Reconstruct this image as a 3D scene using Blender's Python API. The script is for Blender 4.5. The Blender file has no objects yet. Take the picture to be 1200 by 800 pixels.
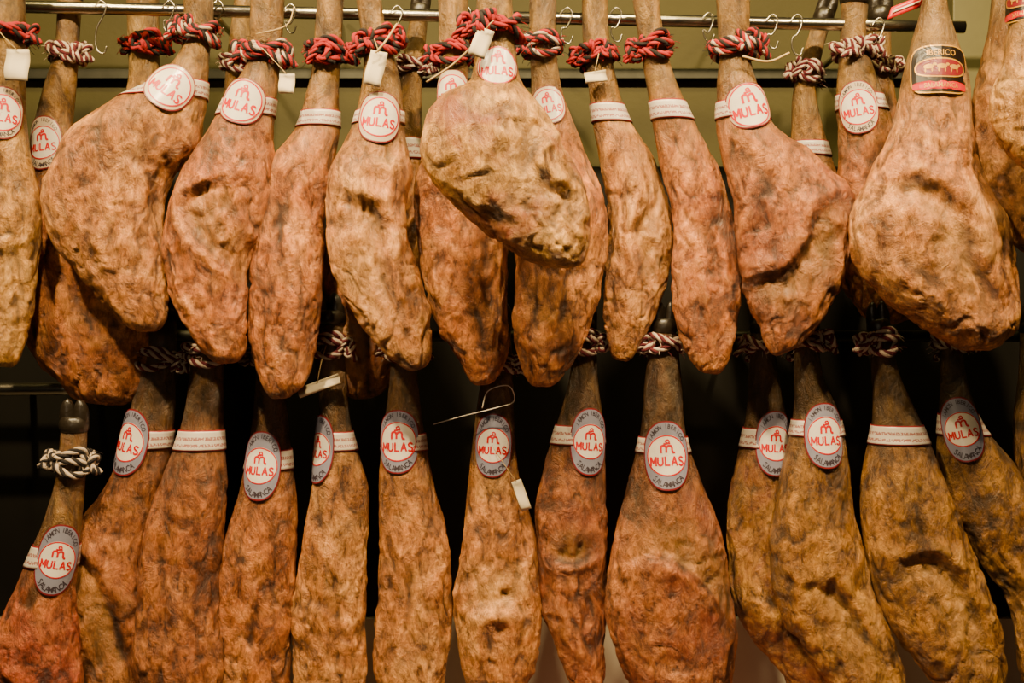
import bpy, math, random
import numpy as np
from mathutils import Vector

D=2.22; ZC=1.75; S0=1/600.0
def W(px,py,y=0.0):
    s=(D+y)/D*S0
    return np.array([(px-600)*s, y, ZC+(400-py)*s])

# ---------------------------------------------------------------- noise
def _hash(ix,iy,iz,seed):
    n=(ix.astype(np.int64)*374761393+iy.astype(np.int64)*668265263+iz.astype(np.int64)*1274126177+seed*974711)&0xffffffff
    n=((n^(n>>13))*1274126177)&0xffffffff
    n=(n^(n>>16))&0xffff
    return n/32767.5-1.0
def vnoise(P,seed=0):
    I=np.floor(P); f=P-I; I=I.astype(np.int64)
    u=f*f*f*(f*(f*6-15)+10)
    r=0
    for dx in (0,1):
        wx=u[...,0] if dx else 1-u[...,0]
        for dy in (0,1):
            wy=u[...,1] if dy else 1-u[...,1]
            for dz in (0,1):
                wz=u[...,2] if dz else 1-u[...,2]
                r=r+wx*wy*wz*_hash(I[...,0]+dx,I[...,1]+dy,I[...,2]+dz,seed)
    return r
def fbm(P,seed=0,o=3):
    r=0;a=1.0;t=0
    for k in range(o):
        r=r+a*vnoise(P*(2.03**k)+k*7.3,seed+k*13); t+=a; a*=0.5
    return r/t

# ---------------------------------------------------------------- materials
def newmat(name):
    m=bpy.data.materials.new(name); m.use_nodes=True
    nt=m.node_tree; b=nt.nodes['Principled BSDF']
    return m,nt,b
def simple(name,col,rough=0.5,metal=0.0,bump=0.0,bscale=200,var=0.15,vscale=30,spec=0.5):
    m,nt,b=newmat(name); N=nt.nodes; Lk=nt.links
    tc=N.new('ShaderNodeTexCoord')
    n=N.new('ShaderNodeTexNoise'); n.inputs['Scale'].default_value=vscale; n.inputs['Detail'].default_value=4
    Lk.new(tc.outputs['Object'],n.inputs['Vector'])
    r=N.new('ShaderNodeValToRGB')
    r.color_ramp.elements[0].position=0.3; r.color_ramp.elements[1].position=0.7
    r.color_ramp.elements[0].color=tuple(c*(1-var) for c in col)+(1,)
    r.color_ramp.elements[1].color=tuple(min(1,c*(1+var)) for c in col)+(1,)
    Lk.new(n.outputs['Fac'],r.inputs['Fac']); Lk.new(r.outputs['Color'],b.inputs['Base Color'])
    b.inputs['Roughness'].default_value=rough; b.inputs['Metallic'].default_value=metal
    b.inputs['Specular IOR Level'].default_value=spec
    if bump>0:
        n2=N.new('ShaderNodeTexNoise'); n2.inputs['Scale'].default_value=bscale; n2.inputs['Detail'].default_value=2
        Lk.new(tc.outputs['Object'],n2.inputs['Vector'])
        bp=N.new('ShaderNodeBump'); bp.inputs['Strength'].default_value=bump; bp.inputs['Distance'].default_value=0.002
        Lk.new(n2.outputs['Fac'],bp.inputs['Height']); Lk.new(bp.outputs['Normal'],b.inputs['Normal'])
    return m

def ham_mat(name,A,B,C,seed,red=0.0,mold=0.3,shank=1.0):
    """A main tone, B pale/yellow fat tone, C dark brown"""
    m,nt,b=newmat(name); N=nt.nodes; Lk=nt.links
    tc=N.new('ShaderNodeTexCoord'); mp=N.new('ShaderNodeMapping')
    mp.inputs['Location'].default_value=(seed*3.7%11,seed*1.9%7,seed*5.3%13)
    Lk.new(tc.outputs['Object'],mp.inputs['Vector'])
    mp2=N.new('ShaderNodeMapping'); mp2.inputs['Scale'].default_value=(1,1,0.55)
    Lk.new(mp.outputs['Vector'],mp2.inputs['Vector'])
    def noise(sc,det=6,rough=0.6,dist=0.0,vec=None,typ=None):
        n=N.new('ShaderNodeTexNoise')
        if typ: n.noise_type=typ
        n.inputs['Scale'].default_value=sc; n.inputs['Detail'].default_value=det
        n.inputs['Roughness'].default_value=rough; n.inputs['Distortion'].default_value=dist
        Lk.new(vec or mp.outputs['Vector'],n.inputs['Vector']); return n.outputs['Fac']
    def ramp(fac,stops):
        r=N.new('ShaderNodeValToRGB'); cr=r.color_ramp
        while len(cr.elements)<len(stops): cr.elements.new(0.5)
        for e,(p,c) in zip(cr.elements,stops):
            e.position=p; e.color=(c,c,c,1) if isinstance(c,(int,float)) else tuple(c)+(1,)
        Lk.new(fac,r.inputs['Fac']); return r.outputs['Color']
    def mix(fac,a,bb,mode='MIX'):
        x=N.new('ShaderNodeMix'); x.data_type='RGBA'; x.blend_type=mode
        for sock,v in ((x.inputs[0],fac),(x.inputs[6],a),(x.inputs[7],bb)):
            if isinstance(v,(int,float)): sock.default_value=v
            elif isinstance(v,tuple): sock.default_value=v+(1,) if len(v)==3 else v
            else: Lk.new(v,sock)
        return x.outputs[2]
    def math_(op,a,bb):
        x=N.new('ShaderNodeMath'); x.operation=op
        for i,v in enumerate((a,bb)):
            if isinstance(v,(int,float)): x.inputs[i].default_value=v
            else: Lk.new(v,x.inputs[i])
        return x.outputs[0]
    n1=noise(7.5,5,0.7,0.8)
    base=ramp(n1,[(0.36,tuple(0.35*a+0.65*c for a,c in zip(A,C))),(0.46,A),(0.55,tuple(0.5*a+0.5*c for a,c in zip(A,B))),(0.64,B)])
    n2=noise(30,7,0.75,0.6,mp2.outputs['Vector'])
    base=mix(0.95,base,ramp(n2,[(0.34,(0.16,0.10,0.07)),(0.46,(0.78,0.72,0.66)),(0.54,(1.05,1.03,1.0)),(0.66,(1.5,1.48,1.42))]),'MULTIPLY')
    n6=noise(85,5,0.8,0.4,mp2.outputs['Vector'])
    base=mix(0.9,base,ramp(n6,[(0.36,(0.38,0.30,0.24)),(0.48,(0.95,0.93,0.9)),(0.62,(1.35,1.32,1.25))]),'MULTIPLY')
    n3=noise(13,8,0.78,1.0)
    base=mix(ramp(n3,[(0.54,0.0),(0.64,mold)]),base,tuple(C))
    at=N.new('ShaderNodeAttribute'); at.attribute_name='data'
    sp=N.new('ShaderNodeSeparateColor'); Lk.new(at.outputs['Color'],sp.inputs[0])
    if red>0:
        base=mix(ramp(noise(9,4,0.6,0.5),[(0.46,0.0),(0.62,red)]),base,(0.20,0.022,0.012))
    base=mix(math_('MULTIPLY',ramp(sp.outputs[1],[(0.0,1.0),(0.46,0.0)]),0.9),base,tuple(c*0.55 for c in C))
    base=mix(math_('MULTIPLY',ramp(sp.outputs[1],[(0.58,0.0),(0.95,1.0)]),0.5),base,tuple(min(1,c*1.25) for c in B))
    base=mix(math_('MULTIPLY',sp.outputs[2],0.42),base,mix(n2,(0.26,0.10,0.022),(0.64,0.36,0.10)))
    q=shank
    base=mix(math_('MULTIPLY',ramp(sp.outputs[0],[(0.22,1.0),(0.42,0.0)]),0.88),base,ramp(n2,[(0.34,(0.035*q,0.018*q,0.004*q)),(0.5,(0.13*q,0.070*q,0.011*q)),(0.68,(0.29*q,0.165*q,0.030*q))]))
    Lk.new(base,b.inputs['Base Color'])
    Lk.new(ramp(n3,[(0.35,0.34),(0.65,0.55)]),b.inputs['Roughness'])
    b.inputs['Specular IOR Level'].default_value=0.55
    w1=noise(24,5,0.6,1.5,mp2.outputs['Vector'],'RIDGED_MULTIFRACTAL')
    h=math_('ADD',math_('MULTIPLY',w1,0.20),math_('MULTIPLY',n2,1.3))
    h=math_('ADD',h,math_('MULTIPLY',n6,0.42))
    bp=N.new('ShaderNodeBump'); bp.inputs['Strength'].default_value=0.95; bp.inputs['Distance'].default_value=0.0115
    Lk.new(h,bp.inputs['Height']); Lk.new(bp.outputs['Normal'],b.inputs['Normal'])
    bp2=N.new('ShaderNodeBump'); bp2.inputs['Strength'].default_value=0.5; bp2.inputs['Distance'].default_value=0.006
    Lk.new(h,bp2.inputs['Height']); Lk.new(bp2.outputs['Normal'],b.inputs['Coat Normal'])
    b.inputs['Coat Weight'].default_value=0.24; b.inputs['Coat Roughness'].default_value=0.22
    return m

PAL={
 'orange':((0.43,0.132,0.024),(0.60,0.245,0.060),(0.055,0.016,0.004)),
 'tan':((0.49,0.185,0.040),(0.67,0.33,0.095),(0.075,0.025,0.006)),
 'yellow':((0.51,0.245,0.045),(0.68,0.38,0.10),(0.095,0.040,0.008)),
 'brown':((0.29,0.085,0.018),(0.50,0.185,0.044),(0.040,0.013,0.004)),
 'olive':((0.31,0.132,0.017),(0.48,0.240,0.044),(0.038,0.019,0.004)),
 'red':((0.35,0.062,0.015),(0.52,0.155,0.040),(0.06,0.010,0.004)),
}
M_red=simple('cord_red',(0.30,0.005,0.007),0.9,bump=0.6,bscale=900)
M_blk=simple('cord_black',(0.010,0.006,0.006),0.9,bump=0.6,bscale=900)
M_wht=simple('cord_white',(0.46,0.36,0.27),0.9,bump=0.6,bscale=900)
M_mar=simple('cord_maroon',(0.08,0.004,0.009),0.9,bump=0.6,bscale=900)
M_hoof=simple('hoof_horn',(0.014,0.010,0.006),0.35,bump=0.5,bscale=120)
M_steel=simple('brushed_steel',(0.40,0.37,0.30),0.25,1.0,bump=0.1,bscale=300,var=0.05)
M_dsteel=simple('dark_steel',(0.03,0.03,0.022),0.45,0.8)
M_lwhite=simple('label_white',(0.66,0.60,0.51),0.25,var=0.07)
M_lgrey=simple('label_grey',(0.19,0.19,0.26),0.3,var=0.08)
M_lcream=simple('label_cream',(0.46,0.37,0.27),0.3,var=0.06)
M_lred=simple('label_red',(0.50,0.004,0.006),0.35,var=0.05)
M_lmar=simple('label_maroon',(0.17,0.010,0.014),0.35,var=0.05)
M_link=simple('label_ink',(0.03,0.02,0.03),0.5,var=0.05)
M_gold=simple('label_gold',(0.55,0.29,0.035),0.3,0.3,var=0.1)
M_lblk=simple('label_black',(0.010,0.006,0.004),0.3,var=0.1)
M_tag=simple('tag_paper',(0.54,0.46,0.31),0.6,var=0.06)
M_string=simple('string',(0.42,0.29,0.12),0.8)

def band_mat():
    m,nt,b=newmat('label_band_print'); N=nt.nodes; Lk=nt.links
    uv=N.new('ShaderNodeUVMap'); uv.uv_map='UVMap'
    sx=N.new('ShaderNodeSeparateXYZ'); Lk.new(uv.outputs[0],sx.inputs[0])
    def M(op,a,bb=0.0):
        x=N.new('ShaderNodeMath'); x.operation=op
        for i,v in enumerate((a,bb)):
            if isinstance(v,(int,float)): x.inputs[i].default_value=v
            else: Lk.new(v,x.inputs[i])
        return x.outputs[0]
    v=sx.outputs[1]; u=sx.outputs[0]
    lines=M('GREATER_THAN',M('SINE',M('MULTIPLY',v,19.0)),0.0)
    mid=M('MULTIPLY',M('GREATER_THAN',v,0.2),M('LESS_THAN',v,0.82))
    cb=N.new('ShaderNodeCombineXYZ'); Lk.new(M('MULTIPLY',u,70.0),cb.inputs[0]); Lk.new(M('MULTIPLY',v,5.0),cb.inputs[1])
    n=N.new('ShaderNodeTexNoise'); n.inputs['Scale'].default_value=1.6; n.inputs['Detail'].default_value=1; Lk.new(cb.outputs[0],n.inputs['Vector'])
    ink=M('MULTIPLY',M('MULTIPLY',lines,mid),M('GREATER_THAN',n.outputs['Fac'],0.46))
    edge=M('GREATER_THAN',M('ABSOLUTE',M('SUBTRACT',v,0.5)),0.44)
    x=N.new('ShaderNodeMix'); x.data_type='RGBA'; Lk.new(M('MULTIPLY',ink,0.8),x.inputs[0])
    x.inputs[6].default_value=(0.56,0.50,0.43,1); x.inputs[7].default_value=(0.24,0.04,0.04,1)
    y=N.new('ShaderNodeMix'); y.data_type='RGBA'; Lk.new(edge,y.inputs[0]); Lk.new(x.outputs[2],y.inputs[6]); y.inputs[7].default_value=(0.22,0.012,0.018,1)
    Lk.new(y.outputs[2],b.inputs['Base Color']); b.inputs['Roughness'].default_value=0.3
    return m
M_band=band_mat()

# ---------------------------------------------------------------- mesh helpers
def mkobj(name,verts,faces,mats,parent=None,origin=(0,0,0),mi=None,smooth=True,uv=None,data=None):
    me=bpy.data.meshes.new(name)
    V=np.asarray(verts,float)-np.asarray(origin,float)
    me.from_pydata(V.tolist(),[],faces)
    for m in (mats if isinstance(mats,(list,tuple)) else [mats]): me.materials.append(m)
    if mi is not None: me.polygons.foreach_set('material_index',mi)
    if smooth: me.polygons.foreach_set('use_smooth',[True]*len(me.polygons))
    if uv is not None:
        l=me.uv_layers.new(name='UVMap')
        vi=np.zeros(len(me.loops),dtype=np.int32); me.loops.foreach_get('vertex_index',vi)
        l.data.foreach_set('uv',np.asarray(uv,float)[vi].ravel())
    if data is not None:
        a=me.color_attributes.new('data','FLOAT_COLOR','POINT')
        a.data.foreach_set('color',np.asarray(data,float).ravel())
    me.update()
    o=bpy.data.objects.new(name,me); bpy.context.scene.collection.objects.link(o)
    if parent is not None: o.parent=parent
    else: o.location=origin
    return o
def empty(name,loc):
    e=bpy.data.objects.new(name,None); e.empty_display_size=0.05; e.location=loc
    bpy.context.scene.collection.objects.link(e); return e

def gridfaces(n,m,wrap=True,off=0):
    f=[]
    mm=m if wrap else m-1
    for i in range(n-1):
        for j in range(mm):
            k=(j+1)%m
            f.append((off+i*m+j,off+i*m+k,off+(i+1)*m+k,off+(i+1)*m+j))
    return f

class Acc:
    def __init__(s): s.v=[];s.f=[];s.mi=[];s.n=0
    def add(s,V,F,mi=0):
        V=np.asarray(V,float).reshape(-1,3)
        s.f+= [tuple(i+s.n for i in f) for f in F]; s.v.append(V); s.mi+=[mi]*len(F); s.n+=len(V)
    def obj(s,name,mats,parent=None,origin=(0,0,0),smooth=True):
        return mkobj(name,np.concatenate(s.v),s.f,mats,parent,origin,s.mi,smooth)

def frames(path):
    n=len(path)
    T=np.gradient(path,axis=0); T/=np.linalg.norm(T,axis=1)[:,None]+1e-12
    nrm=np.cross(T[0],[0.3,0.2,1.0]); nrm/=np.linalg.norm(nrm)+1e-12; NN=[]
    for i in range(n):
        nrm=nrm-T[i]*np.dot(nrm,T[i]); nrm=nrm/(np.linalg.norm(nrm)+1e-12); NN.append(nrm)
    NN=np.array(NN); return NN,np.cross(T,NN)
def tube(acc,path,rad,mi=0,seg=6):
    path=np.asarray(path,float); n=len(path); NN,BB=frames(path)
    a=np.linspace(0,2*np.pi,seg,endpoint=False)
    r=np.broadcast_to(np.asarray(rad,float),(n,))
    V=path[:,None,:]+r[:,None,None]*(np.cos(a)[None,:,None]*NN[:,None,:]+np.sin(a)[None,:,None]*BB[:,None,:])
    F=gridfaces(n,seg)
    F.append(tuple(range(seg))[::-1]); F.append(tuple((n-1)*seg+j for j in range(seg)))
    acc.add(V,F,mi)
def rope(acc,path,rr,cols,seg=6):
    path=np.asarray(path,float); NN,BB=frames(path)
    s=np.concatenate([[0],np.cumsum(np.linalg.norm(np.diff(path,axis=0),axis=1))])
    tw=2*np.pi/(rr*7.0)
    ns=len(cols)
    for k,c in enumerate(cols):
        ph=s*tw+2*np.pi*k/ns
        tube(acc,path+rr*0.52*(np.cos(ph)[:,None]*NN+np.sin(ph)[:,None]*BB),rr*0.54,c,seg)

def catmull(P,per=24):
    P=np.asarray(P,float)
    Q=np.vstack([2*P[0]-P[1],P,2*P[-1]-P[-2]])
    out=[]
    for i in range(1,len(Q)-2):
        p0,p1,p2,p3=Q[i-1],Q[i],Q[i+1],Q[i+2]
        t=np.linspace(0,1,per,endpoint=False)[:,None]
        out.append(0.5*((2*p1)+(-p0+p2)*t+(2*p0-5*p1+4*p2-p3)*t**2+(-p0+3*p1-3*p2+p3)*t**3))
    out.append(P[-1:]); return np.vstack(out)
def arcsample(P,u):
    s=np.concatenate([[0],np.cumsum(np.linalg.norm(np.diff(P,axis=0),axis=1))]); s/=s[-1]
    return np.stack([np.interp(u,s,P[:,k]) for k in range(P.shape[1])],1)

# ---------------------------------------------------------------- text glyphs
_gl={}
def glyph(txt,bold=0.010):
    if txt in _gl: return _gl[txt]
    c=bpy.data.curves.new('t','FONT'); c.body=txt; c.size=1.0; c.resolution_u=3; c.align_x='CENTER'; c.offset=bold; c.space_character=1.06
    o=bpy.data.objects.new('t',c); bpy.context.scene.collection.objects.link(o)
    bpy.context.view_layer.update()
    dg=bpy.context.evaluated_depsgraph_get()
    me=bpy.data.meshes.new_from_object(o.evaluated_get(dg))
    V=np.array([v.co[:] for v in me.vertices])[:,:2]; F=[tuple(p.vertices) for p in me.polygons]
    if len(V):
        mn=V.min(0); mx=V.max(0); V=(V-(mn+mx)/2)/(mx[1]-mn[1]); 
    bpy.data.objects.remove(o); bpy.data.curves.remove(c); bpy.data.meshes.remove(me)
    _gl[txt]=(V,F); return _gl[txt]
def ribbon(pts,w,per=8):
    P=catmull(pts,per); T=np.gradient(P,axis=0); T/=np.linalg.norm(T,axis=1)[:,None]+1e-9
    Nn=np.stack([-T[:,1],T[:,0]],1)
    V=np.concatenate([P+Nn*w/2,P-Nn*w/2]); n=len(P)
    return V,[(i,i+1,n+i+1,n+i) for i in range(n-1)]
def poly(pts,w):
    V=[];F=[]
    for a,b in zip(pts[:-1],pts[1:]):
        a=np.array(a,float);b=np.array(b,float);d=b-a;d/=np.linalg.norm(d);n=np.array([-d[1],d[0]])*w/2;e=d*w*0.25
        k=len(V); V+=[a-e+n,b+e+n,b+e-n,a-e-n]; F.append((k,k+1,k+2,k+3))
    return np.array(V),F
LET={'M':[('p',[(0,0),(0,1),(0.5,0.30),(1,1),(1,0)])],
 'U':[('r',[(0.05,1),(0.05,0.6),(0.05,0.25),(0.25,0.04),(0.5,0.0),(0.75,0.04),(0.95,0.25),(0.95,0.6),(0.95,1)])],
 'L':[('p',[(0.1,1),(0.1,0),(0.9,0)])],
 'A':[('p',[(0,0),(0.5,1),(1,0)]),('p',[(0.2,0.33),(0.8,0.33)])],
 'S':[('r',[(0.9,0.85),(0.6,1.0),(0.25,0.95),(0.1,0.75),(0.3,0.57),(0.7,0.45),(0.9,0.25),(0.72,0.04),(0.35,0.0),(0.05,0.15)])]}

def oval_patch(rx0,rz0,rx1,rz1,cx=0,cz=0,nr=4,na=48,p=2.0):
    a=np.linspace(0,2*np.pi,na,endpoint=False)
    c=np.sign(np.cos(a))*np.abs(np.cos(a))**(2/p); s=np.sign(np.sin(a))*np.abs(np.sin(a))**(2/p)
    t=np.linspace(0,1,nr)[:,None]
    X=cx+(rx0+(rx1-rx0)*t)*c; Z=cz+(rz0+(rz1-rz0)*t)*s
    return np.stack([X.ravel(),Z.ravel()],1),gridfaces(nr,na)

def build_badge(kind,w,h,frame,Rb,off,parent,origin):
    P,U,Vv,Nn=frame
    acc=Acc(); mats=[M_lwhite,M_lcream if kind=='cream' else M_lgrey,M_lmar,M_lred,M_link,M_gold,M_lblk]
    def wrap(p2,lift):
        u=p2[:,0]; v=p2[:,1]; R=Rb+lift
        return P+ (R*np.sin(u/Rb))[:,None]*U + v[:,None]*Vv + (off+lift-Rb*(1-np.cos(u/Rb)))[:,None]*Nn
    def add(p2F,mi,lift): acc.add(wrap(p2F[0],lift),p2F[1],mi)
    def text(t,cx,cz,hh,mi,lift,sx=0.85,rot=0.0):
        V,F=glyph(t)
        if not len(V): return
        Q=V*hh*np.array([sx,1.0]); c,s=math.cos(rot),math.sin(rot)
        Q=np.stack([Q[:,0]*c-Q[:,1]*s+cx,Q[:,0]*s+Q[:,1]*c+cz],1)
        acc.add(wrap(Q,lift),F,mi)
    e=0.0004
    if kind in('cream','grey'):
        add(oval_patch(0.001,0.001,w/2,h/2,p=2.3,nr=7),2,0)
        add(oval_patch(0.001,0.001,w/2*0.94,h/2*0.955,p=2.3,nr=7),1,e)
        r=w/2*(0.84 if kind=='grey' else 0.87)
        add(oval_patch(0.0005,0.0005,r,r,nr=6),0,2*e)
        add(oval_patch(r*0.93,r*0.93,r*0.99,r*0.99,nr=2),3,3*e)
        lw_=0.25*r; gap=0.085*r; H_=0.40*r; tot=5*lw_+4*gap; x0=-tot/2
        for ch in 'MULAS':
            for kd,pts in LET[ch]:
                pp=np.array(pts,float)*np.array([lw_,H_])+np.array([x0,-0.46*r])
                V,F=poly(pp,0.085*r) if kd=='p' else ribbon(pp,0.085*r,5)
                acc.add(wrap(V,3.5*e),F,3)
            x0+=lw_+gap
        def rb(pts,wd=0.10):
            V,F=ribbon((np.array(pts)+np.array([0,0.04]))*r,wd*r); acc.add(wrap(V,3.6*e),F,3)
        rb([(-0.28,0.08),(-0.28,0.32),(-0.25,0.42),(-0.12,0.44),(-0.04,0.35),(-0.03,0.10)])
        rb([(-0.03,0.32),(0.05,0.42),(0.19,0.43),(0.24,0.34),(0.25,0.18),(0.30,0.10),(0.38,0.12)])
        rb([(-0.16,0.54),(0.0,0.53),(0.12,0.60),(0.07,0.71),(-0.04,0.67),(0.0,0.58),(0.17,0.54)],0.07)
        def arc(txt,rad_x,rad_z,mid,span,hh,flip):
            n=len(txt)
            for i,ch in enumerate(txt):
                if ch==' ': continue
                f=(i-(n-1)/2)/(n-1)
                a=mid-(f*span if not flip else -f*span)
                text(ch,rad_x*math.cos(a),rad_z*math.sin(a),hh,4,2.5*e,0.8,(a-math.pi/2) if not flip else (a+math.pi/2))
        if h>w*1.15:
            arc('JAMON IBERICO',w/2*0.82,h/2*0.85,math.pi/2,1.9,h*0.065,False)
            arc('SALAMANCA',w/2*0.82,h/2*0.83,-math.pi/2,1.4,h*0.085,True)
    else:
        add(oval_patch(0.001,0.001,w/2,h/2,p=4,nr=7),5,0)
        add(oval_patch(0.001,0.001,w/2*0.95,h/2*0.94,p=4,nr=7),6,e)
        add(oval_patch(0.001,0.001,w*0.42,h*0.20,cz=h*0.03,p=2.5,nr=5),5,2*e)
        add(oval_patch(0.001,0.001,w*0.39,h*0.17,cz=h*0.03,p=2.5,nr=5),2,3*e)
        for k in (-1,0,1):
            add(oval_patch(0.0002,0.0002,w*0.08,h*0.05,cx=k*w*0.2,cz=h*0.05,nr=3,na=16),5,4*e)
            for q in (-0.05,0.05): add(oval_patch(0.0001,0.0001,w*0.012,h*0.05,cx=k*w*0.2+q*w,cz=-h*0.02,nr=2,na=8),5,4*e)
            add(oval_patch(0.0002,0.0002,w*0.03,h*0.03,cx=k*w*0.2+w*0.09,cz=h*0.09,nr=2,na=10),5,4*e)
        add(oval_patch(0.001,0.001,w*0.46,h*0.085,cz=-h*0.33,p=5,nr=5),3,2*e)
        text('SALAMANCA',0,-h*0.33,h*0.10,5,3*e,0.8)
        text('IBERICO',0,h*0.34,h*0.12,5,3*e,0.9)
    o=acc.obj('label_badge',mats,parent,origin,smooth=False)
    return o

# ---------------------------------------------------------------- HAM
def ham(L,R,y,split,pal='orange',seed=1,k=0.66,rope_=None,label=None,band=None,folds=(),red=0.0,mold=0.35,amp=1.0,
        tag=None,hoof=True,lean=0.0,shank=1.0):
    rng=random.Random(seed)
    L=[tuple(map(float,p)) for p in L]; R=[tuple(map(float,p)) for p in R]
    tipp=np.array(L[-1]); a_=np.array(L[-2]); b_=np.array(R[-2]); ev=b_-a_; wd_=np.linalg.norm(ev); ev/=wd_
    back=(a_+b_)/2-tipp; bl=np.linalg.norm(back)
    pl=tipp-ev*0.24*wd_+back*0.13; pr=tipp+ev*0.24*wd_+back*0.13
    def okp(p,q): return np.linalg.norm(p-np.array(q))>0.13*wd_
    Lx=L[:-1]+([tuple(pl)] if okp(pl,L[-2]) else [])+[L[-1]]
    Rx=R[:-1]+([tuple(pr)] if okp(pr,R[-2]) else [])+[R[-1]]
    nl=len(Lx); full=catmull(np.vstack([np.array(Lx),np.array(Rx[:-1])[::-1]]),24)
    kt=(nl-1)*24
    lo=kt-30+int(np.argmax(full[kt-30:kt+31,1])) if kt+31<len(full) else kt
    Lc=full[:lo+1]; Rc=full[lo:][::-1]
    NN_,NB=50,136; M=124
    ys=np.linspace(max(L[0][1],R[0][1]),split,NN_,endpoint=False)
    def mono(c,yv):
        idx=np.argmax(c[:,1]>=split) if (c[:,1]>=split).any() else len(c)-1
        cc=c[:idx+1]; yy=np.maximum.accumulate(cc[:,1]); return np.interp(yv,yy,cc[:,0]),idx
    lx,li=mono(Lc,ys); rx,ri=mono(Rc,ys)
    Lb=Lc[li:]; Rb_=Rc[ri:]
    u=np.linspace(0,1,NB); u=1-(1-u)**1.6; u=np.minimum(u,0.9985)
    Lp=np.vstack([np.stack([lx,ys],1),arcsample(Lb,u)]); Rp=np.vstack([np.stack([rx,ys],1),arcsample(Rb_,u)])
    for P_ in (Lp,Rp):
        for _ in range(3): P_[1:-12]=0.25*P_[:-13]+0.5*P_[1:-12]+0.25*P_[2:-11]
    C=(Lp+Rp)/2; H=(Rp-Lp)/2; hw=np.linalg.norm(H,axis=1)
    N=len(C); t=np.concatenate([np.linspace(0,0.33,NN_),0.33+0.67*np.linspace(0,1,NB)])
    kk=0.92+(k-0.92)*np.clip((t-0.28)/0.3,0,1)**1
    sc=(D+y)/D*S0
    dep=hw*kk*sc
    lim=0.098
    dep=lim*np.tanh(dep/lim)
    a=np.linspace(-np.pi,np.pi,M,endpoint=False)
    ca,sa=np.cos(a),np.sin(a)
    PX=C[:,None,0]+ca*H[:,None,0]; PY=C[:,None,1]+ca*H[:,None,1]
    Yc=y+lean*t*t
    X=(PX-600)*sc; Z=ZC+(400-PY)*sc
    Y=Yc[:,None]+dep[:,None]*sa
    V=np.stack([X,Y,Z],2)
    def normals(V):
        dt=np.gradient(V,axis=0); da=np.roll(V,-1,1)-np.roll(V,1,1)
        n=np.cross(dt,da); n/=np.linalg.norm(n,axis=2)[...,None]+1e-12
        c=V.mean(1,keepdims=True)
        if ((n*(V-c)).sum(2)).mean()<0: n=-n
        return n
    Nn=normals(V)
    body=np.clip((t-0.30)/0.15,0,1); endf=np.clip((1-t)/0.06,0,1)
    A=(0.25+0.75*body)*np.clip(hw/35,0.15,1)*amp
    A=(A*(0.3+0.7*endf))[:,None]
    sd=seed*17
    d1=fbm(V*7.5+sd,sd,1)
    wv=V+0.025*np.stack([fbm(V*12,sd+1,2),fbm(V*12,sd+2,2),fbm(V*12,sd+3,2)],2)
    d2=1-2*np.abs(fbm(wv*np.array([15,15,7.0])+sd,sd+5,2))*1.6
    d3=fbm(wv*np.array([65,65,42.0]),sd+9,3)
    d4=np.clip(1-np.abs(fbm(wv*np.array([34,34,15.0]),sd+19,2))*8,0,1)
    d5=np.clip(1-np.abs(fbm(wv*np.array([20,20,12.0])+9,sd+29,2))*10,0,1)
    msk=np.clip(fbm(V*9+3,sd+41,1)*2+0.5,0,1)
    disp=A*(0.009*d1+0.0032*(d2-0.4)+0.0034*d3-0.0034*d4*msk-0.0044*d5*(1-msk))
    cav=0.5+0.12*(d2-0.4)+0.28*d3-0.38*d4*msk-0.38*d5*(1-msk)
    FL=list(folds)
    def pt(tt,uu):
        i=int(tt*(N-1)); return (C[i,0]+uu*H[i,0],C[i,1]+uu*H[i,1])
    nf=2 if folds else 3
    for q in range(nf):
        t0=rng.uniform(0.36,0.5); u0=rng.uniform(-0.6,0.6); pts=[pt(t0,u0)]
        du=rng.uniform(-0.3,0.3)
        for z in range(4):
            t0=min(0.94,t0+rng.uniform(0.08,0.13)); u0=max(-0.8,min(0.8,u0+du+rng.uniform(-0.18,0.18))); pts.append(pt(t0,u0))
        FL.append((pts,rng.uniform(3,6),rng.uniform(0.003,0.006)*(0.6 if folds else 1.0),rng.choice([-1,1])))
    if not folds:
        s=rng.choice([-1,1]); t1=rng.uniform(0.45,0.52)
        FL.append(([pt(t1,-0.75*s),pt(t1+0.03,-0.2*s),pt(t1+0.10,0.15*s),pt(t1+0.22,0.25*s),pt(t1+0.36,0.5*s)],7,0.009,-s))
    front=np.clip(-sa*2.0+0.3,0,1)[None,:]
    wob=8*fbm(np.stack([PX/24,PY/24,PX*0],2),sd+31,3)
    fat=np.zeros(PX.shape)
    for pts,wd,am,side in FL:
        pc=catmull(pts,10)
        best=np.full(PX.shape,1e9); sgn=np.zeros(PX.shape); tt=np.zeros(PX.shape)
        n_=len(pc)-1
        for q in range(n_):
            a0=pc[q]; b0=pc[q+1]; ab=b0-a0; l2=(ab**2).sum()+1e-9
            s_=np.clip(((PX-a0[0])*ab[0]+(PY-a0[1])*ab[1])/l2,0,1)
            dx=PX-(a0[0]+s_*ab[0]); dy=PY-(a0[1]+s_*ab[1]); dd=np.hypot(dx,dy)
            cr=np.sign(ab[0]*dy-ab[1]*dx); m_=dd<best
            best=np.where(m_,dd,best); sgn=np.where(m_,cr,sgn); tt=np.where(m_,(q+s_)/n_,tt)
        sdst=best*sgn*side+wob*np.clip(best/6,0,1)
        taper=np.clip(np.minimum(tt,1-tt)*3+0.03,0,1)
        w2=wd*0.65
        g=np.where(sdst>0,np.exp(-(sdst/w2)**2),np.exp(-(sdst/(w2*2.6))**2))*np.where(best>wd*6,0,1)
        lip=np.exp(-((sdst-2.0*w2)/(1.5*wd))**2)
        fall=np.exp(-(np.maximum(best-3*wd,0)/(1.5*wd))**2)
        disp=disp+(-am*1.0*g+0.85*am*lip*fall)*taper*front
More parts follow.
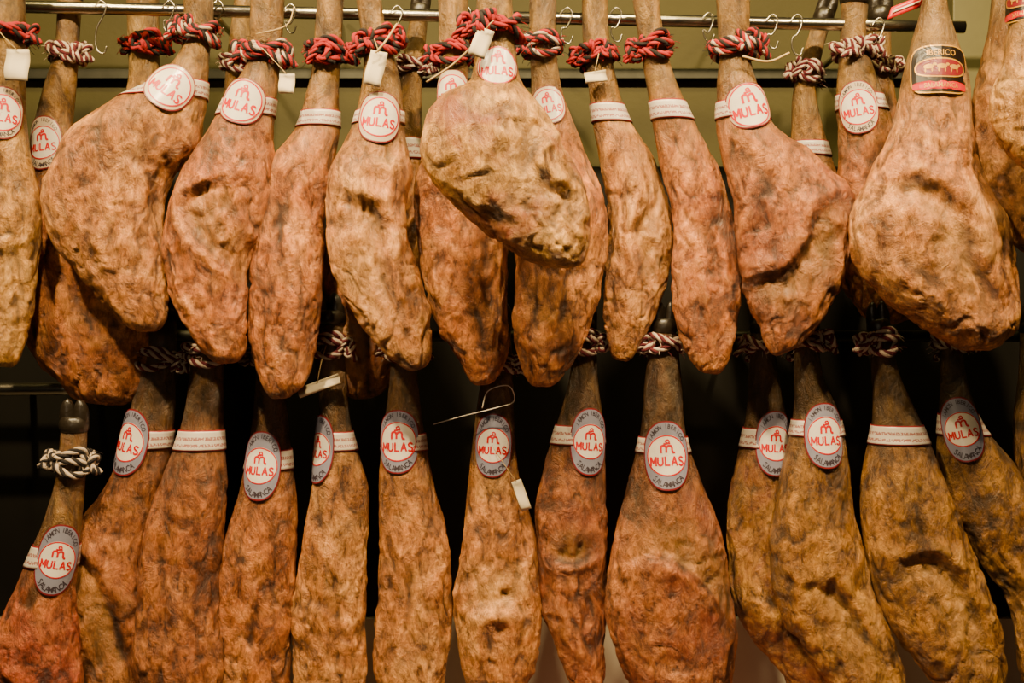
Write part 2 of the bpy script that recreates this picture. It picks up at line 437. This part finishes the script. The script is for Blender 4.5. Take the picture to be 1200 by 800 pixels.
        st=min(1,am/0.007)
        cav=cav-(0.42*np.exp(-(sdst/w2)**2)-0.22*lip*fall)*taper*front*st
        if am>=0.008:
            reg=np.clip(-sdst/6,0,1)*np.exp(-(np.maximum(-sdst-15,0)/28)**2)*np.where(best<90,1,0)*taper*front
            fat=np.maximum(fat,reg)
            disp=disp-am*0.8*reg+reg*0.0045*d3
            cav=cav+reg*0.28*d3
    V=V+Nn*disp[...,None]
    ori=W(C[0,0],C[0,1],y)
    E=empty('cured_ham',ori)
    verts=V.reshape(-1,3); faces=gridfaces(N,M)
    tip=V[-1].mean(0); top=V[0].mean(0)
    verts=np.vstack([verts,top,tip]); it=N*M
    faces+=[(it,(j+1)%M,j) for j in range(M)]+[(it+1,(N-1)*M+j,(N-1)*M+(j+1)%M) for j in range(M)]
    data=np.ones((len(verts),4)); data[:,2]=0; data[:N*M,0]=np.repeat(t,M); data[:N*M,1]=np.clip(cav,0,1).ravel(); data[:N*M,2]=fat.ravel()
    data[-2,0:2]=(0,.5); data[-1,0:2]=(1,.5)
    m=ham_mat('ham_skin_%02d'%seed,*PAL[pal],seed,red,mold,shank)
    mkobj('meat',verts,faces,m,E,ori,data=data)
    def row(py): return int(np.argmin(np.abs(C[:NN_+50,1]-py)))
    if hoof:
        acc=Acc(); ax=(W(*C[0],y)-W(*C[6],y)); ax/=np.linalg.norm(ax)
        r0=hw[0]*sc
        Ux=np.cross(ax,[0,1,0]); Ux/=np.linalg.norm(Ux)
        c0=W(*C[0],y)
        qq=np.linspace(-0.5,1,14)
        tube(acc,[c0+ax*q*0.02 for q in qq],[r0*(0.6+0.55*math.sqrt(max(0,1-(q*1.0-0.2)**2))) if abs(q-0.2)<1 else r0*0.6 for q in qq],0,16)
        for s_ in (-1,1):
            path=[];rad=[]
            for q in np.linspace(0,1,14):
                path.append(c0+ax*(q*0.052+0.004)+Ux*s_*r0*(0.42+0.10*math.sin(q*3))+np.array([0,-0.012*q*q,0])); rad.append(r0*0.66*max(0.08,(1-q**3)**0.6))
            tube(acc,path,rad,0,12)
        acc.obj('hoof',[M_hoof],E,ori)
    if band:
        i0=row(band[0]-band[1]/2); i1=row(band[0]+band[1]/2)
        if i1-i0<3: i1=i0+3
        slab=V[i0:i1+1]; cc=slab.mean(1,keepdims=True)
        sm=slab.copy(); 
        for _ in range(8): sm=(np.roll(sm,1,1)+sm*2+np.roll(sm,-1,1))/4
        slab=sm+ (sm-cc)/np.linalg.norm(sm-cc,axis=2,keepdims=True)*0.0028
        n_=len(slab); sl=np.concatenate([slab,slab[:,:1]],1)
        uvs=np.stack(np.meshgrid(np.linspace(0,1,M+1),np.linspace(0,1,n_)),2).reshape(-1,2)
        o=mkobj('label_band',sl.reshape(-1,3),gridfaces(n_,M+1,False),M_band,E,ori,uv=uvs)
        sd_=o.modifiers.new('th','SOLIDIFY'); sd_.thickness=0.0008; sd_.offset=0
    if label:
        lx_,ly_,kind,lw,lh=label
        if kind=='grey': lw*=1.05; lh*=1.05
        i=row(ly_); rel=((lx_-C[i,0])*H[i,0]+(ly_-C[i,1])*H[i,1])/(hw[i]**2)
        rel=max(-0.93,min(0.93,rel)); aa=-math.acos(rel); j=int(round((aa+np.pi)/(2*np.pi)*M))%M
        ia,ib=row(ly_-lh/2*0.8),row(ly_+lh/2*0.8)
        up=V[ia,j]-V[ib,j]; up/=np.linalg.norm(up)
        ur=V[i,(j+3)%M]-V[i,(j-3)%M]; ur=ur-up*np.dot(ur,up); ur/=np.linalg.norm(ur)
        nn=np.cross(up,ur)*-1.0
        if np.dot(nn,V[i,j]-V[i].mean(0))<0: nn=-nn
        P=(V[ia,j]+V[ib,j])/2
        Rb=max(hw[i]*sc*1.12,lw*sc*0.42)
        rel_=V[ia-1:ib+2].reshape(-1,3)-P; uu=rel_@ur; vv=rel_@up; hh=rel_@nn
        mk=(np.abs(uu)<lw*sc*0.5)&(np.abs(vv)<lh*sc*0.55)&(hh>-0.05)
        need=hh+Rb*(1-np.cos(np.clip(uu/Rb,-1.5,1.5)))
        off=min(0.016,need[mk].max()+0.0014) if mk.any() else 0.003
        if band: off=max(off,0.0045)
        build_badge(kind,lw*sc,lh*sc,(P,ur,up,nn),Rb,off,E,ori)
    if rope_:
        rpy,typ,rs=rope_[:3]
        i=row(rpy); c=V[i].mean(0); ax=V[max(0,i-4)].mean(0)-V[min(N-1,i+4)].mean(0); ax/=np.linalg.norm(ax)
        Ux=np.cross(ax,[0,1,0]); Ux/=np.linalg.norm(Ux); Fx=np.cross(Ux,ax)
        if Fx[1]<0: Fx=-Fx
        rr=0.0072*rs; r0=hw[i]*sc+rr*0.8; rd=hw[i]*sc*0.92+rr*0.8
        cols={'red':[0,1,0,1,2] if seed%3==0 else [0,1,0],'white':[2,3,2,3],'dark':[2,1,2,1]}[typ]
        acc=Acc()
        nt_=3.4
        th=np.linspace(0,2*np.pi*nt_,330); ph0=rng.uniform(0,6)
        w=rr*1.6*np.sin(th*1.0/1.3+ph0)+rr*0.9*np.sin(th*2.3+ph0)
        lift=1+0.07+0.11*np.sin(th*1.37+ph0)+0.06*np.sin(th*3.1)
        path=c+ (r0*lift*np.cos(th))[:,None]*Ux+(rd*lift*np.sin(th))[:,None]*Fx+(w+ (th/(2*np.pi)-nt_/2)*rr*0.8)[:,None]*ax
        rope(acc,path,rr,cols)
        for kn in range(2):
            kphi=rng.uniform(-2.9,-0.2) if kn==0 else rng.choice([-2.9,-0.2])
            K=c+r0*1.15*math.cos(kphi)*Ux+rd*1.15*math.sin(kphi)*Fx+ax*rng.uniform(-1,1)*rr
            s_=np.linspace(0,2*np.pi,110,endpoint=False)
            rk=rr*1.9
            kp=K+(rk*1.1*np.sin(2*s_+ph0+kn))[:,None]*Ux+(rk*1.1*np.sin(3*s_+kn))[:,None]*ax+(rk*0.6*np.cos(5*s_))[:,None]*Fx
            rope(acc,kp,rr*0.85,cols)
            ang=rng.uniform(-0.6,0.6)+(0 if math.cos(kphi)>0 else math.pi)
            dirv=math.cos(ang)*Ux+math.sin(ang)*0.6*ax
            s_=np.linspace(0,1,30)[:,None]
            ep=K+dirv*s_*rr*3.4-np.array([0,0,1])*s_**2*rr*2.5-Fx*np.sin(s_*3)*rr
            rope(acc,ep,rr*0.8,cols)
        for q in range(60):
            th0=rng.uniform(0,2*np.pi); b0=c+r0*1.15*math.cos(th0)*Ux+rd*1.15*math.sin(th0)*Fx+ax*rng.uniform(-2.5,2.5)*rr
            dv=(math.cos(th0)*Ux+math.sin(th0)*Fx)*rng.uniform(.4,1)+np.array([rng.uniform(-.6,.6) for _ in range(3)])
            s_=np.linspace(0,1,6)[:,None]
            tube(acc,b0+dv*s_*rr*1.7+np.array([0,0,-1])*s_**2*rr*0.8,0.0006,cols[q%2],3)
        acc.obj('rope_tie',[M_red,M_blk,M_wht,M_mar],E,ori)
    if tag:
        tx,ty,tw,thh,rot=tag
        fr=y-0.055
        c=W(tx,ty,fr); s_=(D+fr)/D*S0; r_=math.radians(rot)
        ux=np.array([math.cos(r_),0.15,math.sin(r_)]); vx=np.array([-math.sin(r_),0.0,math.cos(r_)])
        acc=Acc(); g=[]
        for q in np.linspace(-.5,.5,9):
            for p_ in np.linspace(-.5,.5,5):
                g.append(c+ux*p_*tw*s_+vx*q*thh*s_+np.array([0,0.006*math.sin(q*5+p_),0]))
        acc.add(g,gridfaces(9,5,False),0)
        topc=c+vx*thh*s_*0.46
        i=row(max(rope_[0] if rope_ else ty-40,ty-thh/2-40)); tgt=V[i,M//4]+np.array([0,-0.015,0])
        q=np.linspace(0,1,16)[:,None]
        tube(acc,topc*(1-q)+tgt*q+np.array([0,-0.01,0])*np.sin(q*np.pi),0.0009,1,5)
        o=acc.obj('paper_tag',[M_tag,M_string],E,ori)
        sd_=o.modifiers.new('th','SOLIDIFY'); sd_.thickness=0.0006
    return E

# ======================= UPPER ROW (front)
ham([(-12,-25),(-14,60),(-22,130),(-50,220),(-58,320),(-35,400),(5,430)],[(28,-25),(30,60),(29,130),(34,190),(46,260),(42,340),(30,405),(5,430)],0.02,165,'yellow',1,
    rope_=(38,'red',1.0),label=(12,137,'cream',50,62),tag=(20,76,26,38,0))
ham([(68,-5),(64,60),(50,110),(38,160),(34,215),(38,250),(20,310),(22,360),(38,415),(80,458),(130,473)],[(96,-5),(92,60),(88,110),(86,160),(110,210),(165,280),(195,340),(197,400),(178,452),(130,473)],0.15,200,'orange',2,
    rope_=(62,'white',1.0),label=(58,172,'cream',46,64),mold=0.5,folds=[([(50,300),(90,330),(120,380),(160,420)],7,0.006,1)])
ham([(212,-25),(216,25),(212,60),(182,95),(130,122),(80,160),(57,210),(60,262),(85,318),(130,365),(172,388)],[(250,-25),(250,25),(246,60),(240,120),(230,170),(200,205),(190,255),(193,315),(195,365),(172,388)],0.0,120,'tan',3,k=0.72,
    rope_=(40,'red',1.05),label=(208,110,'cream',56,56),band=(108,20),folds=[([(165,180),(185,220),(178,270),(188,330)],8,0.006,1),([(80,230),(110,290),(150,340)],9,0.004,-1)])
ham([(148,-25),(150,50),(150,100),(130,160),(105,230),(100,300),(140,345)],[(186,-25),(186,50),(188,100),(192,160),(192,230),(180,300),(140,345)],0.22,130,'yellow',4,rope_=(52,'red',1.0))
ham([(278,-25),(268,50),(262,110),(255,160),(240,230),(245,300),(270,345)],[(300,-25),(296,50),(288,110),(300,160),(315,230),(305,300),(270,345)],0.22,130,'yellow',5,rope_=(74,'white',0.9))
ham([(294,-25),(294,20),(290,75),(266,112),(248,150),(204,210),(186,270),(192,330),(215,385),(268,425)],[(334,-25),(332,20),(328,75),(324,112),(319,160),(320,205),(311,250),(295,310),(290,375),(268,425)],-0.01,140,'orange',6,
    rope_=(62,'red',1.1),label=(288,124,'cream',58,54),band=(128,22),tag=(336,98,18,24,0),red=0.15,
    folds=[([(308,212),(270,216),(235,228),(222,250),(240,285),(275,315),(285,350)],7,0.010,1),([(208,320),(230,355),(262,395)],8,0.004,1)])
ham([(374,-25),(370,20),(366,75),(358,110),(348,150),(312,200),(296,260),(289,330),(291,400),(302,445),(328,467)],[(404,-25),(402,20),(399,75),(397,110),(397,155),(388,205),(380,250),(376,310),(372,380),(360,440),(328,467)],0.015,165,'orange',7,
    rope_=(62,'red',1.05),band=(140,18),folds=[([(365,190),(340,240),(335,290),(350,330)],7,0.006,-1)])
ham([(414,-25),(420,20),(426,60),(424,100),(412,150),(385,200),(378,255),(390,310),(420,370),(455,415),(488,434)],[(446,-25),(450,20),(460,60),(470,100),(474,155),(482,200),(478,255),(486,310),(503,365),(507,410),(488,434)],-0.02,165,'tan',8,
    rope_=(50,'red',1.1),label=(448,142,'cream',54,60),band=(138,18),tag=(440,80,20,42,-12),
    folds=[([(385,222),(415,232),(445,250),(455,280),(452,320),(470,365),(488,400)],8,0.011,-1),([(400,200),(440,190),(470,195)],7,0.004,1)])
ham([(482,12),(474,60),(468,110),(468,180),(462,260),(470,310),(485,340)],[(502,16),(498,60),(494,110),(496,180),(508,260),(505,310),(485,340)],0.2,190,'tan',9,rope_=(80,'white',0.9),band=(174,26))
ham([(512,-25),(514,50),(514,110),(500,170),(484,225),(490,300),(510,375),(540,428),(566,451)],[(548,-25),(550,50),(550,110),(565,170),(585,225),(597,300),(598,375),(592,425),(566,451)],0.05,130,'orange',10,
    rope_=(66,'red',1.0),label=(530,112,'cream',48,54),folds=[([(500,300),(530,340),(560,370),(575,410)],6,0.005,1)])
ham([(560,-30),(558,20),(556,70),(548,98),(512,120),(495,170),(503,215),(545,255),(605,295),(662,314)],[(598,-30),(602,20),(606,70),(612,98),(640,135),(665,180),(684,220),(691,262),(688,295),(662,314)],-0.20,106,'yellow',11,k=0.72,
    rope_=(32,'red',1.1),label=(583,84,'cream',54,36),tag=(564,50,20,36,-20),red=0.75,
    folds=[([(628,125),(640,150),(625,185),(640,215),(665,232),(685,238)],6,0.009,-1),([(510,215),(545,245),(590,262),(640,285)],9,0.005,-1),([(575,125),(595,155),(580,190),(595,215)],5,0.004,1)])
ham([(620,-25),(620,50),(622,110),(616,180),(608,250),(603,310),(602,365),(612,420),(636,453)],[(652,-25),(652,50),(660,110),(686,170),(708,230),(713,290),(705,350),(680,420),(636,453)],0.0,150,'orange',12,
    rope_=(55,'red',1.0),label=(642,128,'cream',44,46),folds=[([(690,300),(660,330),(655,375),(640,420)],6,0.006,1)])
ham([(682,-25),(682,40),(688,90),(694,140),(702,190),(708,250),(706,310),(706,370),(728,423)],[(712,-25),(714,40),(722,90),(738,140),(770,190),(788,250),(787,310),(768,375),(728,423)],0.075,155,'tan',13,
    rope_=(66,'red',1.0),band=(134,20),tag=(698,90,26,14,8),folds=[([(728,170),(752,205),(758,235),(742,275),(748,320),(730,370)],7,0.010,1)])
ham([(738,-25),(745,20),(753,70),(760,110),(768,160),(780,220),(788,280),(788,340),(796,395),(832,438)],[(770,-25),(774,20),(784,70),(798,110),(822,160),(852,220),(866,280),(869,340),(863,400),(832,438)],0.03,160,'orange',14,
    rope_=(56,'red',1.05),band=(130,24),red=0.25,folds=[([(815,200),(805,250),(825,300),(830,350)],7,0.005,1)])
ham([(836,-25),(840,20),(842,70),(840,110),(843,160),(856,210),(862,265),(868,330),(885,382),(924,413)],[(880,-25),(879,20),(880,70),(892,110),(910,152),(965,188),(1000,235),(996,290),(975,350),(924,413)],-0.01,140,'brown',15,
    rope_=(54,'red',1.1),label=(872,128,'cream',60,54),band=(130,22),mold=0.5,red=0.2,k=0.7,
    folds=[([(995,225),(955,248),(940,285),(915,318),(885,330),(868,345)],8,0.011,1),([(865,180),(890,220),(880,262),(875,300)],7,0.006,1)])
ham([(955,18),(942,60),(929,110),(926,170),(915,240),(925,300),(945,335)],[(975,22),(964,60),(956,110),(970,170),(990,240),(975,300),(945,335)],0.2,190,'tan',16,rope_=(85,'white',0.95),band=(176,18))
ham([(986,0),(984,50),(980,110),(982,160),(984,220),(988,290),(1000,345),(1028,378)],[(1018,-5),(1016,50),(1034,110),(1050,160),(1060,220),(1065,290),(1055,350),(1028,378)],0.12,155,'orange',17,
    rope_=(56,'white',1.0),label=(998,130,'cream',48,62),band=(122,18))
ham([(1018,20),(1014,70),(1010,120),(1000,200),(1010,260),(1030,290)],[(1044,20),(1044,70),(1050,120),(1065,200),(1055,260),(1030,290)],0.24,130,'brown',18,rope_=(80,'white',0.9))
ham([(1086,-35),(1080,10),(1070,45),(1058,90),(1046,150),(1018,205),(997,262),(1003,315),(1045,358),(1100,393),(1148,409)],[(1106,-35),(1110,10),(1120,45),(1134,90),(1138,150),(1150,205),(1180,262),(1193,325),(1191,378),(1148,409)],-0.07,115,'tan',19,k=0.7,
    label=(1092,88,'black',72,58),mold=0.65,folds=[([(1015,240),(1050,222),(1085,228),(1110,255),(1125,300),(1150,340),(1175,380)],9,0.013,-1),([(1015,290),(1060,320),(1110,350)],10,0.006,1),([(1060,130),(1085,160),(1120,150)],6,0.004,1)])
ham([(1166,-60),(1160,30),(1146,90),(1134,140),(1131,190),(1150,240),(1180,278),(1212,298)],[(1215,-60),(1222,30),(1240,90),(1262,140),(1270,190),(1262,240),(1245,285),(1212,298)],-0.03,60,'tan',20,k=0.7)
ham([(1192,-60),(1186,10),(1176,60),(1166,110),(1172,155),(1195,190),(1225,206)],[(1232,-60),(1240,10),(1258,60),(1275,110),(1272,155),(1258,190),(1225,206)],-0.20,50,'yellow',21,k=0.7,label=(1196,4,'black',70,50))
# hams glimpsed behind
ham([(385,230),(378,280),(366,330),(368,390),(385,440),(425,468)],[(430,230),(450,280),(470,330),(482,390),(465,440),(425,468)],0.17,250,'brown',22,hoof=False)
ham([(985,230),(978,270),(985,320),(1005,360),(1040,380)],[(1040,230),(1070,270),(1085,320),(1080,360),(1040,380)],0.20,245,'brown',23,hoof=False)

# ======================= LOWER ROW
YL=0.13
ham([(72,500),(66,560),(46,625),(18,690),(-15,760),(-25,830),(10,890)],[(102,500),(100,560),(94,625),(88,690),(92,760),(95,830),(10,890)],0.05,680,'red',31,
    rope_=(540,'dark',1.05),label=(76,652,'grey',48,78),band=(650,24),shank=0.8)
def low(L,R,seed,split,pal='orange',**kw):
    ham(L,R,kw.pop('y',YL),split,pal,seed,shank=0.38,**kw)  # lower shanks: dark skin plus the upper row's shade put into the colour
low([(172,370),(163,440),(150,490),(132,555),(92,615),(66,685),(70,745),(95,810),(165,885)],[(206,370),(206,440),(204,490),(196,555),(180,615),(176,685),(180,745),(190,815),(165,885)],32,550,'brown',
    rope_=(420,'white',1.0),label=(158,515,'grey',52,74),band=(515,22),folds=[([(72,660),(105,650),(135,690),(150,750),(170,800)],8,0.010,-1)])
low([(228,370),(222,440),(212,500),(192,560),(168,625),(156,700),(157,780),(172,840),(212,885)],[(264,370),(262,440),(262,500),(267,560),(265,625),(260,700),(263,780),(250,845),(212,885)],33,540,'brown',y=0.10,
    rope_=(415,'white',1.0),band=(516,24),mold=0.7,folds=[([(215,570),(195,640),(200,700)],8,0.006,1)])
low([(302,385),(300,450),(292,520),(275,590),(258,660),(250,740),(256,820),(300,888)],[(333,385),(334,450),(340,520),(349,590),(347,660),(344,740),(340,820),(300,888)],34,580,'orange',label=(311,543,'grey',48,76),band=(536,22),rope_=(418,'white',0.95),
    folds=[([(290,640),(310,690),(300,740),(320,800)],6,0.005,1)])
low([(366,375),(370,440),(374,500),(366,570),(352,640),(340,720),(340,790),(352,850),(385,890)],[(404,375),(406,440),(412,500),(430,570),(434,640),(427,720),(428,790),(420,850),(385,890)],35,560,'tan',rope_=(406,'white',1.05),label=(377,525,'grey',44,76),band=(517,22),
    tag=(374,452,50,12,20),folds=[([(345,720),(370,700),(400,715),(425,705)],7,0.006,1)])
low([(458,385),(457,440),(449,500),(443,570),(439,640),(436,720),(440,790),(455,845),(485,875)],[(488,385),(490,440),(496,500),(508,570),(526,640),(530,715),(522,790),(508,845),(485,875)],36,550,'tan',rope_=(412,'white',0.95),label=(468,516,'grey',52,70),band=(516,20),
    folds=[([(450,650),(480,690),(475,740),(490,790)],6,0.004,1)])
low([(570,385),(564,440),(555,500),(548,570),(537,640),(533,710),(540,780),(556,830),(585,862)],[(598,385),(601,440),(604,500),(608,560),(626,630),(632,690),(628,760),(612,825),(585,862)],37,560,'tan',rope_=(428,'white',0.95),label=(578,519,'grey',46,70),
    tag=(611,580,12,36,20),folds=[([(548,710),(580,702),(618,712)],8,0.010,1)])
low([(672,385),(668,440),(655,490),(636,550),(623,610),(628,670),(640,730),(660,790),(692,832)],[(698,385),(700,440),(706,490),(710,550),(714,610),(712,670),(713,730),(712,790),(692,832)],38,545,'brown',rope_=(402,'white',1.0),label=(690,516,'grey',46,74),band=(508,22),red=0.3,
    folds=[([(632,640),(665,655),(705,640)],6,0.008,1),([(655,690),(680,740),(700,770)],6,0.007,1)])
low([(764,385),(756,440),(750,510),(734,570),(718,630),(711,700),(722,765),(750,820),(800,852)],[(792,385),(798,440),(804,510),(824,570),(848,630),(857,700),(861,765),(845,820),(800,852)],39,570,'brown',y=0.10,rope_=(402,'white',1.0),label=(778,531,'grey',54,76),band=(520,20),
    red=0.4,folds=[([(722,660),(760,645),(800,660),(830,690),(850,730)],8,0.009,1),([(745,760),(790,775),(830,765)],8,0.006,1)])
low([(880,385),(878,440),(874,495),(860,555),(850,615),(856,685),(878,745),(915,795),(968,850)],[(906,385),(912,440),(922,495),(928,555),(932,615),(940,685),(965,745),(990,800),(968,850)],40,550,'olive',y=0.17,rope_=(406,'white',1.0),label=(904,516,'grey',46,72),band=(513,22),red=0.4,
    folds=[([(860,690),(895,700),(925,740),(950,790)],6,0.006,1)])
low([(928,385),(930,440),(930,490),(914,555),(904,615),(908,685),(930,745),(970,800),(1030,858)],[(958,385),(964,440),(984,490),(996,555),(1002,615),(1022,685),(1046,745),(1062,805),(1030,858)],41,545,'olive',y=0.11,rope_=(400,'white',1.1),label=(962,508,'grey',50,72),band=(500,22),mold=0.4,
    folds=[([(915,690),(960,680),(995,710),(1015,750),(1045,790)],8,0.009,-1)])
low([(1018,385),(1022,440),(1022,495),(1012,560),(1012,625),(1024,690),(1050,745),(1090,800),(1145,852)],[(1042,385),(1054,440),(1080,495),(1102,555),(1126,610),(1148,670),(1172,730),(1180,795),(1145,852)],42,545,'olive',y=0.10,rope_=(400,'white',1.1),band=(508,24),
    folds=[([(1028,690),(1050,655),(1090,650),(1125,690),(1145,740),(1165,780)],9,0.011,-1),([(1050,590),(1070,620),(1060,650)],7,0.004,-1)])
low([(1100,385),(1102,440),(1100,495),(1098,550),(1112,605),(1146,655),(1178,710),(1195,780),(1240,850)],[(1126,385),(1132,440),(1150,495),(1188,545),(1216,605),(1240,665),(1262,720),(1272,790),(1240,850)],43,540,'olive',y=0.15,rope_=(405,'white',1.0),label=(1117,502,'grey',46,72),band=(497,24))
low([(1196,385),(1194,440),(1188,500),(1195,560),(1205,620),(1240,700)],[(1228,385),(1230,440),(1250,500),(1270,560),(1280,620),(1240,700)],44,510,'olive',y=0.22)

# ---------------------------------------------------------------- rails, hooks
def rail(name,a,b,r,mat=M_steel):
    acc=Acc(); q=np.linspace(0,1,12)[:,None]; p=a*(1-q)+b*q
    tube(acc,p,r,0,24); c=(a+b)/2
    for s in (0.08,0.36,0.64,0.92):
        pp=a*(1-s)+b*s
        qq=np.linspace(0,1,6)[:,None]
        end=np.array([pp[0],0.46,pp[2]])
        tube(acc,pp*(1-qq)+end*qq,r*0.55,0,12)
    return acc.obj(name,[mat],None,c)
rail('hanging_rail',W(-250,2,0.12),W(1130,32,0.12),0.0125)
rail('hanging_rail',W(-250,-18,0.26),W(1500,-10,0.26),0.011)
rail('hanging_rail',W(-250,392,0.26),W(1500,394,0.26),0.0125,M_dsteel)
rail('hanging_rail',W(-200,457,0.27),W(100,455,0.27),0.0145)
def shook(px,py,h,y=0.12,name='steel_hook'):
    pts=[(0,6),(4,0),(9,-3),(14,2),(13,10),(8,20),(3,h*0.5),(2,h-14),(6,h-5),(12,h-4),(15,h-12)]
    c=catmull(np.array(pts,float),8)
    p=np.array([W(px+x_-8,py+y_,y-0.02) for x_,y_ in c]); acc=Acc(); tube(acc,p,0.0016,0,8)
    acc.obj(name,[M_steel],None,p.mean(0))
for px,py,h in [(118,4,62),(198,4,40),(255,4,40),(340,8,34),(465,10,50),(545,10,30),(664,12,42),(722,12,40),(830,18,34),(905,20,40),(934,20,48),(1030,24,30)]:
    shook(px,py,h)
acc=Acc(); c=W(1062,8,-0.02)
q=[]
for v_ in np.linspace(-1,1,5):
    for u_ in np.linspace(-1,1,9):
        q.append(c+np.array([u_*0.032+v_*0.004,0.003*u_*u_,u_*0.012+v_*0.012]))
acc.add(q,gridfaces(5,9,False),0)
q2=[c+np.array([u_*0.026+v_*0.0025,-0.0015,u_*0.010+v_*0.0028]) for v_ in (-1,1) for u_ in np.linspace(-1,1,6)]
acc.add(q2,gridfaces(2,6,False),1)
o=acc.obj('price_tag',[M_lred,M_lwhite],None,c); o.modifiers.new('t','SOLIDIFY').thickness=0.0008
def stringobj(pts,r=0.0012,name='string_tie',mat=M_string):
    P=np.array([W(*p) for p in pts]); acc=Acc(); tube(acc,catmull(P,10),r,0,6); acc.obj(name,[mat],None,P.mean(0))
stringobj([(465,28,-0.06),(452,48,-0.09),(440,62,-0.09)],0.0022,'wooden_skewer')
stringobj([(500,96,0.0),(530,76,-0.03),(556,52,-0.05)],0.0022,'wooden_skewer')
stringobj([(870,66,-0.06),(900,72,-0.06),(925,62,-0.05)],0.0022,'wooden_skewer')
stringobj([(300,40,-0.05),(335,30,-0.06),(345,8,-0.02)],0.0012)
stringobj([(565,478,0.07),(572,458,0.06),(596,452,0.06),(602,470,0.08),(580,478,0.06),(540,488,0.08),(508,497,0.09)],0.0011,mat=M_lwhite)

# ---------------------------------------------------------------- room
def box(name,x0,x1,y0,y1,z0,z1,mat,bev=0.0):
    c=np.array([(x0+x1)/2,(y0+y1)/2,(z0+z1)/2])
    V=[(x,yy,z) for x in (x0,x1) for yy in (y0,y1) for z in (z0,z1)]
    F=[(0,1,3,2),(4,6,7,5),(0,4,5,1),(2,3,7,6),(0,2,6,4),(1,5,7,3)]
    o=mkobj(name,V,F,mat,None,c,smooth=False)
    if bev: b=o.modifiers.new('b','BEVEL'); b.width=bev; b.segments=3
    return o
M_wall=simple('wall_olive_paint',(0.046,0.040,0.010),0.6,bump=0.2,bscale=90,var=0.15,vscale=3,spec=0.2)
M_dark=simple('panel_dark',(0.008,0.007,0.005),0.6,var=0.2,vscale=4,spec=0.15)
M_pale=simple('panel_pale',(0.30,0.27,0.20),0.5,var=0.08,vscale=5)
M_floor=simple('floor_tile',(0.12,0.10,0.08),0.4,var=0.1)
box('wall_back',-2.6,2.6,0.50,0.58,0,3.4,M_wall)
box('floor',-2.6,2.6,-3.2,0.58,-0.06,0,M_floor)
yz=lambda py,y: W(0,py,y)[2]
x=lambda px,y: W(px,0,y)[0]
box('trim_2',-2.0,2.0,0.475,0.499,yz(720,0.475),yz(195,0.475),M_dark,0.002)
box('trim_3',-2.0,2.0,0.465,0.499,0.0,yz(724,0.465),M_pale,0.003)
box('trim_1',-2.0,x(1108,0.47),0.472,0.499,yz(92,0.47),yz(80,0.47),M_dsteel,0.002)
box('trim_4',x(1115,0.47),2.0,0.46,0.499,yz(192,0.47),3.0,simple('panel_grey_green',(0.13,0.12,0.05),0.5,var=0.05),0.003)

# ---------------------------------------------------------------- lights
def area(name,loc,tgt,size,power,col,spread=None):
    l=bpy.data.lights.new(name,'AREA'); l.shape='DISK'; l.size=size; l.energy=power; l.color=col
    if spread: l.spread=math.radians(spread)
    o=bpy.data.objects.new(name,l); o.location=loc
    o.rotation_euler=(Vector(tgt)-Vector(loc)).to_track_quat('-Z','Y').to_euler()
    bpy.context.scene.collection.objects.link(o)
warm=(1.0,0.73,0.38)
for i,(xx,pw) in enumerate(((-1.2,20),(-0.5,24),(0.2,21),(0.9,22))):
    area('ceiling_spot',(xx,-1.15,3.3),(xx*0.85+0.15,0,1.8),0.09,pw,warm,100)
for xx in (-1.1,-0.4,0.3,1.0):
    area('track_light',(xx,-0.25,3.05),(xx,0.40,2.2),0.10,2.8,(1.0,0.76,0.26),120)
area('front_fill',(-0.6,-2.9,1.9),(0,0,1.3),0.7,5.5,(1.0,0.80,0.54))  # unseen fill added in front to soften the spots' shading
area('counter_lamp',(0.35,-0.1,0.55),(0.35,0.3,1.2),0.5,1.6,(1.0,0.28,0.16))
w=bpy.data.worlds.new('w'); bpy.context.scene.world=w; w.use_nodes=True
w.node_tree.nodes['Background'].inputs[0].default_value=(1.0,0.80,0.50,1); w.node_tree.nodes['Background'].inputs[1].default_value=0.012

cam=bpy.data.cameras.new('camera'); co=bpy.data.objects.new('camera',cam); bpy.context.scene.collection.objects.link(co)
cam.sensor_width=36; cam.lens=D*36/2.0; co.location=(0,-D,ZC); co.rotation_euler=(math.radians(90),0,0)
cam.clip_start=0.05
bpy.context.scene.camera=co
